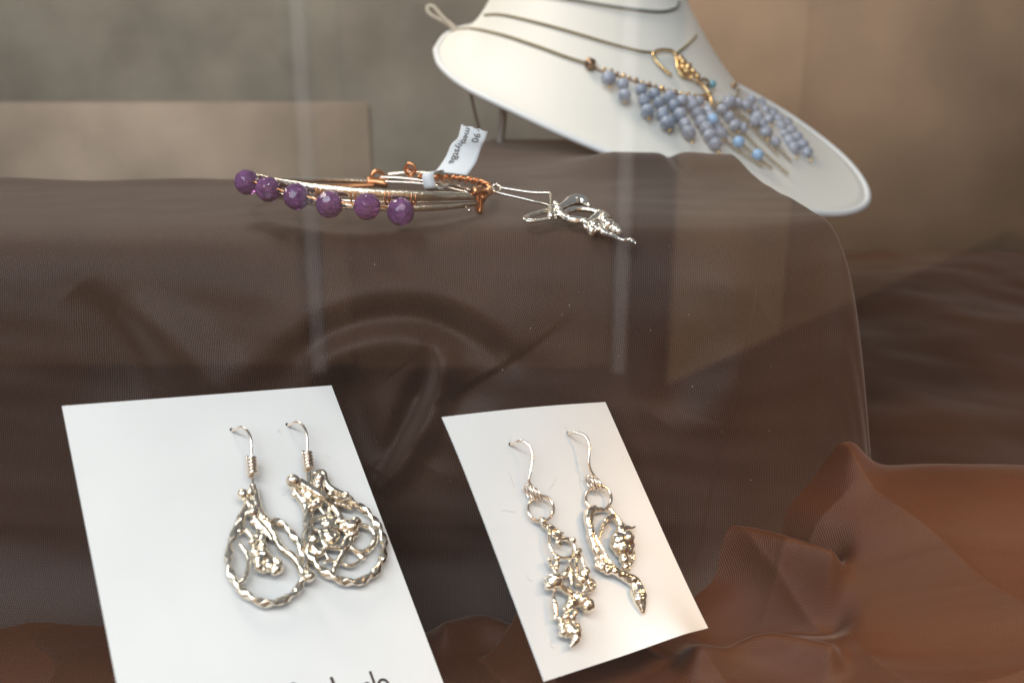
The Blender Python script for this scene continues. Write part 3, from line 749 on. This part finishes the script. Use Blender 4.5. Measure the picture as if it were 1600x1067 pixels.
for dx, yw in ((0, 1.0), (4, 1.4), (-2, .6)):
    bring('copper_wrap', (749 + dx, 317 + dx * .5), 5, 16, 1.9, M_COPPER, 1, yaw=yw)
btube('copper_wrap', [(740, 300, 1), (750, 297, 1), (757, 303, 1), (752, 312, 1)], 4.6, M_COPPER, n=16)
bm = bmesh.new(); bmesh.ops.create_icosphere(bm, subdivisions=3, radius=1)
bmesh.ops.rotate(bm, verts=bm.verts, cent=(0, 0, 0), matrix=Matrix.Rotation(.5, 3, 'X'))
dirs = [Vector((math.cos(t) * math.cos(p), math.sin(t) * math.cos(p), math.sin(p))) for p, nn, o_ in ((0, 10, 0), (.62, 9, .3), (-.62, 9, .3), (1.15, 5, 0), (-1.15, 5, 0), (1.57, 1, 0), (-1.57, 1, 0)) for t in [o_ + 2 * math.pi * q / nn for q in range(nn)]]
for d in dirs:
    bmesh.ops.bisect_plane(bm, geom=list(bm.verts) + list(bm.edges) + list(bm.faces), plane_co=d * .955, plane_no=d, clear_outer=True)
    ed = [e for e in bm.edges if e.is_boundary]
    if ed: bmesh.ops.contextual_create(bm, geom=ed)
bead_me = bpy.data.meshes.new('amethyst_bead'); bm.to_mesh(bead_me); bm.free(); bead_me.materials.append(M_AMETHYST)
beads = [(352, 281, 21, 1), (386, 285, 20, 1), (419, 296, 20, 1), (463, 307.5, 21, 1), (514.5, 320, 21.5, 1), (573.5, 323, 21.5, 1), (626, 331, 22, 1)]
bpos = []
for i, (a, b_, r_, s_) in enumerate(beads[1:]):
    P = EL(a, b_, s_, .0035)
    bpos.append(P)
    o = bpy.data.objects.new('amethyst_bead', bead_me); COL.objects.link(o); o.parent = bang
    o.matrix_parent_inverse = Matrix.Translation(-bang.location)
    o.location = P; o.scale = [r_ * (P - CAM).dot(FWD) / F] * 3
    o.rotation_euler = (random.random() * 3, random.random() * 3, random.random() * 3)
for A, B in zip(bpos[:-1], bpos[1:]):   # copper wire running from bead to bead
    mid = (A + B) / 2 + Vector((0, -.0006, .0008))
    tube('copper_link', [A, mid + (A - B) * .2, mid, B], 1.5 * PXB, M_COPPER, bang, n=14, sides=7)
# paper tag folded over the coil
Lp = [(721, 194.5, .333), (718, 206, .333), (715, 216, .333), (705, 226, .334), (697, 244, .334), (688, 258, .333), (680, 268, .331)]
Rp = [(762, 205, .331), (760, 213, .331), (757, 221, .331), (751, 234, .332), (747, 246, .331), (742, 257, .330), (730, 274, .328)]
Lc = spline([tuple(W(*p)) for p in Lp], 40); Rc = spline([tuple(W(*p)) for p in Rp], 40)
def tag_pt(u, v, lift=0.0):
    i = min(38.999, max(0, v * 39)); j = int(i); f = i - j
    a = Lc[j] * (1 - f) + Lc[j + 1] * f; b = Rc[j] * (1 - f) + Rc[j + 1] * f
    c = a * (1 - u) + b * u
    return Vector(c) + Vector((0, -1, .25)).normalized() * (.0006 * math.sin(u * math.pi) + lift)
V = [tag_pt(i / 10, j / 39) for j in range(40) for i in range(11)]
Fc = [(j * 11 + i, j * 11 + i + 1, j * 11 + 12 + i, j * 11 + 11 + i) for j in range(39) for i in range(10)]
def notch(u): return 0.02 * math.sin(u * 9) + (0.035 if .45 < u < .65 else 0)
for i in range(11): V[i] = tag_pt(i / 10, notch(i / 10))
ptag = thing('price_tag', 'white paper price tag with printed lettering, looped round the bangle', 'tag', W(700, 272, .331))
me = evaluated(mesh('tag_strip', V, Fc), [('SOLIDIFY', dict(thickness=.00012, offset=1))]); link('tag_strip', me, M_PAPER, ptag)
# the loop of the tag round the coil
bp_ = [(690, 266, .333), (676, 268, .326), (669, 272, .323), (670, 285, .3225), (674, 295, .3235), (684, 297, .329), (694, 290, .335)]
ce = spline([tuple(W(*p)) for p in bp_], 40); side_ = Vector((.0020, .0, .0003))
V = []; 
for c in ce: V += [Vector(c) - side_, Vector(c) + side_]
Fc = [(2 * i, 2 * i + 1, 2 * i + 3, 2 * i + 2) for i in range(39)]
me = evaluated(mesh('tag_loop', V, Fc), [('SOLIDIFY', dict(thickness=.00012, offset=1))]); link('tag_loop', me, M_PAPER, ptag)
def lettering(body, v0, u0, size, aspect):
    cu = bpy.data.curves.new('txt', 'FONT'); cu.body = body; cu.size = 1.0; cu.resolution_u = 3; cu.offset = 0.012
    o = bpy.data.objects.new('txt', cu); COL.objects.link(o)
    dg = bpy.context.evaluated_depsgraph_get(); dg.update()
    me = bpy.data.meshes.new_from_object(o.evaluated_get(dg)); bpy.data.objects.remove(o)
    bm = bmesh.new(); bm.from_mesh(me); bmesh.ops.triangulate(bm, faces=bm.faces); bmesh.ops.subdivide_edges(bm, edges=[e for e in bm.edges if e.calc_length() > .25], cuts=2); bm.to_mesh(me); bm.free()
    for v in me.vertices: v.co = tag_pt(u0 + v.co.y * size, v0 + v.co.x * size * aspect, .00016)
    me.update(); link('lettering', me, M_INK, ptag, smooth=False)
lettering('methystBa', .03, .20, .31, .56)
lettering('90', .09, .54, .36, .52)
lettering("'", .02, .52, .25, .66)

# ------------------------------------------------------------------ silver pendant earring lying on the step
pA, pB, pC = W(820, 345, .272), W(990, 380, .263), W(905, 312, .288)
S3 = Sheet(pA, (pB - pA).cross(pC - pA))
pend = thing('silver_pendant', 'bright silver leaf pendant with long wire hook lying on the brown step', 'pendant', W(930, 364, .268))
def ptube(pts, r):
    P = [S3.at(p[0], p[1], (p[2] if len(p) > 2 else 0) * 1e-3) for p in pts]
    tube('ear_wire', P, r * .275 / F, M_PEND, pend, n=40, sides=9)
ptube([(770, 291, 0), (776, 288, .3), (782, 293, .3), (800, 296.5, .3), (832, 301, .3), (852, 301.5, .5), (859.5, 303, .6), (861, 313, .6), (859.5, 326, .4)], 2.3)
ptube([(771, 299, 0), (780, 302, 0), (810, 309, 0), (840, 316.5, 0), (858, 321, .3)], 2.2)
ptube([(769, 292, 0), (771, 297, 0), (776, 301, 0), (781, 298, 0), (781, 291, 0)], 1.9)
ptube([(858, 327, .5), (843, 331, .5), (827, 336, .5), (819, 340.5, .5), (820, 344, .5), (829, 346, .5), (842, 345, .5), (869, 341, .5)], 2.4)
ptube([(860, 330, 0), (844, 334, 0), (829, 338.5, 0), (823, 341, 0), (830, 343, 0), (845, 342.5, 0), (867, 338, 0)], 1.5)
tP = [[(872, 326, 3.4), (882, 321, 4.6), (893, 315.5, 7), (905, 313.5, 7.4), (913, 316, 5.6), (920, 321, 3)],
      [(881, 338, 3.4), (887, 330.5, 3.4), (898, 327, 3.6), (913, 327, 3.4), (932, 330.5, 3.4), (942, 334, 3.6), (949, 339, 3.6)],
      [(878, 336, 4), (886, 342, 4.6), (897, 344.5, 5), (908, 345, 4.4), (914, 347, 4)],
      [(920, 346, 2.4), (928, 341, 3.6), (937, 335, 4.4), (944, 340, 5)], [(918, 350, 3), (926, 351, 4), (936, 352, 4.5), (942, 362, 4)],
      [(936, 336, 4), (945, 346, 5), (955, 352, 5.4), (964, 359, 4.6), (966, 364, 3.4)],
      [(946, 364, 3), (957, 368, 3), (966, 372.5, 2.4), (974, 375, 1.7), (981, 374.5, 2.2), (988, 376.5, 3.2), (993, 380, 1.6)],
      [(861, 326, 4), (861, 337, 4.4)], [(866, 336, 4), (874, 333, 5)]]
bP = [(868, 319, 3.8), (875, 333, 5.6), (862, 326, 4.4), (862, 337, 4.4), (872, 326, 4), (914, 347, 4.6), (915, 355, 3.6), (926, 352, 6), (924, 361.5, 5.6), (934, 358, 5), (944, 345, 5), (949, 353, 6), (960, 359, 6), (955, 350, 5), (946, 365, 3.4), (940, 362, 3.4), (966, 362, 4)]
tP = [[(p[0], p[1], p[2] * 1.2) for p in t] for t in tP]; bP = [(p[0], p[1], p[2] * 1.15) for p in bP]
cast('leaf_body', S3, tP, bP, M_PEND, pend, seed=6, amp=.00009, h0=.0010, voxel=.00013)

# ------------------------------------------------------------------ bust with necklaces
bust = thing('display_bust', 'cream jewellery bust tilted behind the brown step, wearing necklaces', 'bust', W(1000, 236, .46))
rim_px = [(683, 76, .520), (688, 96, .510), (706, 116, .500), (740, 139, .485), (800, 168, .470), (880, 205, .455), (960, 238, .446), (1050, 268, .442), (1140, 298, .444), (1230, 322, .452), (1310, 330, .468), (1352, 312, .490), (1340, 272, .515), (1290, 222, .545), (1200, 160, .585), (1080, 100, .615), (950, 60, .625), (830, 42, .610), (745, 40, .580), (702, 52, .545)]
rim = spline([tuple(W(*p)) for p in rim_px + [rim_px[0]]], 97)[:-1]
NR = len(rim)
nc = Vector(W(915, 12, .545)); nr = .0545
axis = (Vector(W(912, -120, .560)) - nc).normalized()
sx = Vector((1, 0, 0)); sx = (sx - axis * sx.dot(axis)).normalized(); sy = axis.cross(sx)
rc = Vector(rim.mean(0))
neck = []
for p in rim:
    v = Vector(p) - rc; a = math.atan2(v.dot(sy), v.dot(sx))
    neck.append(a)
# even out the neck angles so that the loft does not pinch
a0 = neck[0]; un = np.unwrap(neck)
V, Fc = [], []
STEPS = 26; NK = 10
def ring_pt(a, h, rr): return nc + axis * h + (sx * math.cos(a) + sy * math.sin(a)) * rr
lin = un[0] + np.linspace(0, np.sign(un[-1] - un[0]) * 2 * math.pi, NR + 1)[:-1]
un = .6 * un + .4 * lin
for k in range(NK):
    h = .150 * (1 - k / NK) + .006
    for i in range(NR): V.append(ring_pt(un[i], h, nr * (1 - .05 * math.sin(k / NK * 3))))
for s_ in range(STEPS + 1):
    t = s_ / STEPS
    for i in range(NR):
        A = ring_pt(un[i], .004, nr); R_ = Vector(rim[i])
        C = A * .62 + R_ * .38; C = C - axis * ((C - R_).dot(axis) * .62)
        V.append(A * (1 - t) ** 2 + C * 2 * t * (1 - t) + R_ * t * t)
# rolled edge and underside
ctr = rc - axis * .004
for f_, dz in ((.999, -.0022), (.99, -.0042), (.965, -.0050), (.80, -.004), (.4, -.002)):
    for i in range(NR): V.append(rc + (Vector(rim[i]) - rc) * f_ + axis * dz)
rows_n = NK + STEPS + 1 + 5
for j in range(rows_n - 1):
    for i in range(NR):
        l = (i + 1) % NR; Fc.append((j * NR + i, j * NR + l, (j + 1) * NR + l, (j + 1) * NR + i))
Fc.append(tuple(range(NR))[::-1]); Fc.append(tuple((rows_n - 1) * NR + i for i in range(NR)))
me = mesh('bust_form', V, Fc)
bm = bmesh.new(); bm.from_mesh(me); bmesh.ops.recalc_face_normals(bm, faces=bm.faces); bm.to_mesh(me); bm.free()
link('bust_form', me, M_BUST, bust)
V2, F2 = [], []; sweep(V2, F2, [Vector(p) - axis * .0012 + (Vector(p) - rc).normalized() * .0006 for p in rim], .0019, sides=8, closed=True)
link('piping', mesh('piping', V2, F2), simple('white_piping', (0.80, 0.80, 0.79), 0.35), bust)
tree = BVHTree.FromPolygons([tuple(v) for v in V], [tuple(f) for f in Fc])
# easel strut behind it
tube('easel_leg', [W(770, 150, .53), W(786, 172, .525), (W(780, 236, .53))], .0022, M_ACRYLIC, bust, n=16, sides=8)
def on_bust(px, py, lift=.0012):
    r = ray(px, py).normalized()
    hit = tree.ray_cast(CAM, r)
    if hit[0] is None: return None
    return hit[0] - r * lift
def surf(pts, lift=.0012, dense=26):
    q = spline([(a, b, 0) for a, b in pts], dense)
    out = [on_bust(a, b, lift) for a, b, _ in q]
    return [p for p in out if p is not None]
PB = .48 / F
def strand(name, pts, r, m, parent, lift=.0012, dense=30):
    P = surf(pts, lift, dense)
    if len(P) < 3: return
    V, Fc = [], []; sweep(V, Fc, P, r * PB, sides=8); return link(name, mesh(name, V, Fc), m, parent)
n1 = thing('choker_necklace', 'thin grey choker wire high on the neck of the cream bust', 'necklace', on_bust(1000, 17) or W(1000, 17, .49))
strand('wire', [(800, -12), (850, -8), (900, 0), (950, 9), (1000, 16), (1035, 18), (1055, 13), (1061, 4)], 2.6, M_CORD2, n1, .0016)
n2 = thing('toggle_necklace', 'fine cord necklace with gold toggle loop and gold cluster on the bust', 'necklace', on_bust(1040, 80))
strand('cord', [(757, 24), (775, 22.5), (800, 26), (850, 38), (900, 52), (950, 67), (1000, 80), (1022, 82)], 2.1, M_CORD, n2)
strand('cord', [(1055, 85), (1063, 79), (1074, 70), (1084, 60), (1088, 55)], 2.1, M_CORD, n2)
strand('toggle_loop', [(1058, 88), (1050, 80), (1040, 78), (1028, 79), (1021, 84), (1024, 94), (1033, 104), (1042, 112), (1049, 118)], 2.4, M_GOLD, n2, .003)
strand('toggle_loop', [(1056, 88), (1058, 98), (1060, 110), (1068, 120), (1080, 122)], 2.2, M_GOLD, n2, .003)
def bead(name, P, r, m, parent, sub=2, scale=None):
    key = (name, m.name)
    if key not in BM:
        bm = bmesh.new(); bmesh.ops.create_icosphere(bm, subdivisions=sub, radius=1)
        me = bpy.data.meshes.new(name); bm.to_mesh(me); bm.free(); me.materials.append(m)
        me.polygons.foreach_set('use_smooth', [True] * len(me.polygons)); BM[key] = me
    o = bpy.data.objects.new(name, BM[key]); COL.objects.link(o); o.parent = parent
    o.matrix_parent_inverse = Matrix.Translation(-parent.location)
    o.location = P; o.scale = [r * PB * f for f in (scale or (1, 1, 1))]
    o.rotation_euler = (random.random() * 3, random.random() * 3, random.random() * 3)
    return o
BM = {}
def bbead(name, px, py, r, m, parent, lift=.004, **kw):
    P = on_bust(px, py, lift)
    if P is not None: bead(name, P, r, m, parent, **kw)
for (a, b_, r_) in ((1063, 92, 6), (1068, 99, 7), (1075, 106, 7), (1082, 112, 6), (1072, 112, 5.5), (1090, 120, 5), (1066, 106, 5), (1080, 121, 4)):
    bbead('gold_nugget', a, b_, r_, M_GOLD, n2, .005, scale=(1, .8, 1.2))
strand('gold_link', [(1086, 124), (1096, 131), (1104, 141), (1110, 152), (1112, 166), (1108, 176)], 2.4, M_GOLD, n2, .005)
strand('gold_link', [(1075, 152), (1090, 151), (1104, 148), (1112, 146)], 2.8, M_GOLD, n2, .004)
strand('gold_link', [(1090, 128), (1100, 124), (1108, 130), (1102, 138)], 2.6, M_BRONZE, n2, .005)
bbead('teal_bead', 1113, 132, 6.5, M_TEAL, n2, .006)
n3 = thing('bead_necklace', 'cord necklace with fringe of pale blue bead dangles and grey chains on the bust', 'necklace', on_bust(1050, 146))
strand('cord', [(716, 47), (728, 45), (745, 46), (770, 51), (800, 59), (850, 76), (885, 89), (916, 99)], 2.4, M_CORD, n3)
strand('cord', [(924, 102), (940, 111), (960, 117), (1000, 130), (1050, 145), (1078, 153), (1112, 156)], 1.5, M_BRONZE, n3, .002)
# square bead
P = on_bust(922, 99, .004); bm = bmesh.new(); bmesh.ops.create_cube(bm, size=1); bmesh.ops.bevel(bm, geom=list(bm.edges), offset=.12, segments=2, affect='EDGES')
me = bpy.data.meshes.new('square_bead'); bm.to_mesh(me); bm.free()
for v in me.vertices: v.co = Matrix.Rotation(.35, 3, 'Y') @ (v.co * 15 * PB) + P
link('square_bead', me, M_BRONZE, n3)
sp = spline([(945, 108, 0), (975, 119, 0), (1010, 131, 0), (1050, 143, 0), (1085, 150, 0)], 15)
for i, (a, b_, _) in enumerate(sp): bbead('spacer_bead', a, b_, 4.2 if i % 2 else 3.2, M_BRONZE if i % 3 else M_GOLD, n3, .004)
for (A, B, nb) in (((950, 122), (952, 128), 1), ((974, 132), (975, 149), 2), ((1002, 141), (1012, 174), 3), ((1023, 147), (1043, 191), 4), ((1046, 151), (1077, 208), 5), ((1082, 165), (1118, 224), 6),
                   ((1066, 158), (1092, 160), 3), ((1104, 172), (1126, 208), 4), ((1169, 130), (1172, 156), 3), ((1184, 150), (1202, 186), 4), ((1140, 158), (1166, 166), 3), ((1128, 172), (1150, 196), 3),
                   ((1176, 172), (1196, 206), 4), ((1208, 176), (1240, 232), 6), ((1230, 192), (1262, 238), 5)):
    for j in range(nb):
        t = j / max(1, nb - 1); rb_ = (9.8 if nb > 1 else 11.5) * random.uniform(.9, 1.1)
        bbead('blue_bead', A[0] + (B[0] - A[0]) * t + random.uniform(-1, 1), A[1] + (B[1] - A[1]) * t + random.uniform(-1, 1), rb_, M_BLUE, n3, .006 + random.uniform(0, .002), scale=(1, 1, random.uniform(1.0, 1.25)))
    bbead('end_pin', B[0] + (B[0] - A[0]) * .13 + 1, B[1] + (B[1] - A[1]) * .13 + 7, 2.6, M_GOLD, n3, .006)
for (a, b_) in ((1114, 187), (1154, 222), (1184, 242)): bbead('sky_blue_bead', a, b_, 9, M_BLUE2, n3, .010)
for (a, b_) in ((1138, 162), (1179, 190), (1199, 207), (1160, 200), (1212, 222)): bbead('blue_bead', a, b_, 9, M_BLUE, n3, .008)
for pts in ([(1112, 160), (1130, 178), (1160, 206), (1195, 240), (1230, 270)], [(1114, 158), (1140, 172), (1175, 200), (1215, 240)], [(1095, 178), (1120, 205), (1150, 232), (1190, 258)], [(1110, 168), (1132, 198), (1165, 230), (1205, 262)],
            [(1148, 128), (1153, 145), (1140, 158), (1122, 164)], [(1125, 160), (1160, 180), (1200, 215), (1235, 250)]):
    q = surf(pts, .0045, 40)
    V, Fc = [], []
    for i, p in enumerate(q): sphere(V, Fc, p, (2.6 if i % 2 else 2.0) * PB, 6, 4)
    sweep(V, Fc, q, 1.1 * PB, sides=6)
    link('chain', mesh('chain', V, Fc), M_CHAIN, n3)
for (a, b_) in ((1147, 115), (1149, 124), (1146, 134)): bbead('spacer_bead', a, b_, 5, M_BRONZE, n3, .005)
# cord loop sticking out from the shoulder, and the brown cord hanging below
lp = thing('cord_loop', 'pale looped cord end sticking out beside the neck of the bust', 'cord', W(712, 47, .545))
tube('loop', [W(713, 50, .545), W(702, 40, .545), W(690, 33, .544), (W(676, 26, .543)), W(668, 18, .543), W(669, 11, .543), W(677, 11, .543), W(684, 19, .543), W(694, 30, .543), W(704, 38, .544), W(714, 47, .545)], 3.0 * .545 / F, M_PALECORD, lp, n=70, sides=8)
hc = tube('hanging_cord', [W(728, 125, .525), W(734, 140, .52), W(738, 158, .52), W(743, 180, .52), W(749, 203, .521), W(752, 230, .522)], 2.3 * .52 / F, M_DARKCORD, None, n=30, sides=8)
tag(hc, 'thin brown cord hanging down from the left underside of the bust', 'cord')

# ------------------------------------------------------------------ shop window glass in front of the display
m = bpy.data.materials.new('window_glass'); m.use_nodes = True; nt = m.node_tree
for n in list(nt.nodes): nt.nodes.remove(n)
out = node(nt, 'ShaderNodeOutputMaterial'); tr = node(nt, 'ShaderNodeBsdfTransparent'); gl = node(nt, 'ShaderNodeBsdfGlossy'); mx = node(nt, 'ShaderNodeMixShader'); fr = node(nt, 'ShaderNodeFresnel')
geo = node(nt, 'ShaderNodeNewGeometry'); ior = node(nt, 'ShaderNodeMix'); ior.inputs['A'].default_value = 1.52; ior.inputs['B'].default_value = 1 / 1.52
nt.links.new(geo.outputs['Backfacing'], ior.inputs['Factor']); nt.links.new(ior.outputs['Result'], fr.inputs['IOR'])
gl.inputs['Roughness'].default_value = 0.0
tr.inputs[0].default_value = (0.985, 0.99, 0.985, 1)
nt.links.new(fr.outputs[0], mx.inputs[0]); nt.links.new(tr.outputs[0], mx.inputs[1]); nt.links.new(gl.outputs[0], mx.inputs[2]); nt.links.new(mx.outputs[0], out.inputs[0])
V, Fc = [], []; box(V, Fc, -1.3, 1.3, 0.100, 0.105, Z0 - 0.30, Z0 + 0.62)
me = mesh('window_pane', V, Fc)
bm = bmesh.new(); bm.from_mesh(me); bmesh.ops.recalc_face_normals(bm, faces=bm.faces); bm.to_mesh(me); bm.free()
gp = link('window_pane', me, m, smooth=False)
tag(gp, 'clear shop window glass in front of the jewellery, showing faint reflections', 'window glass')
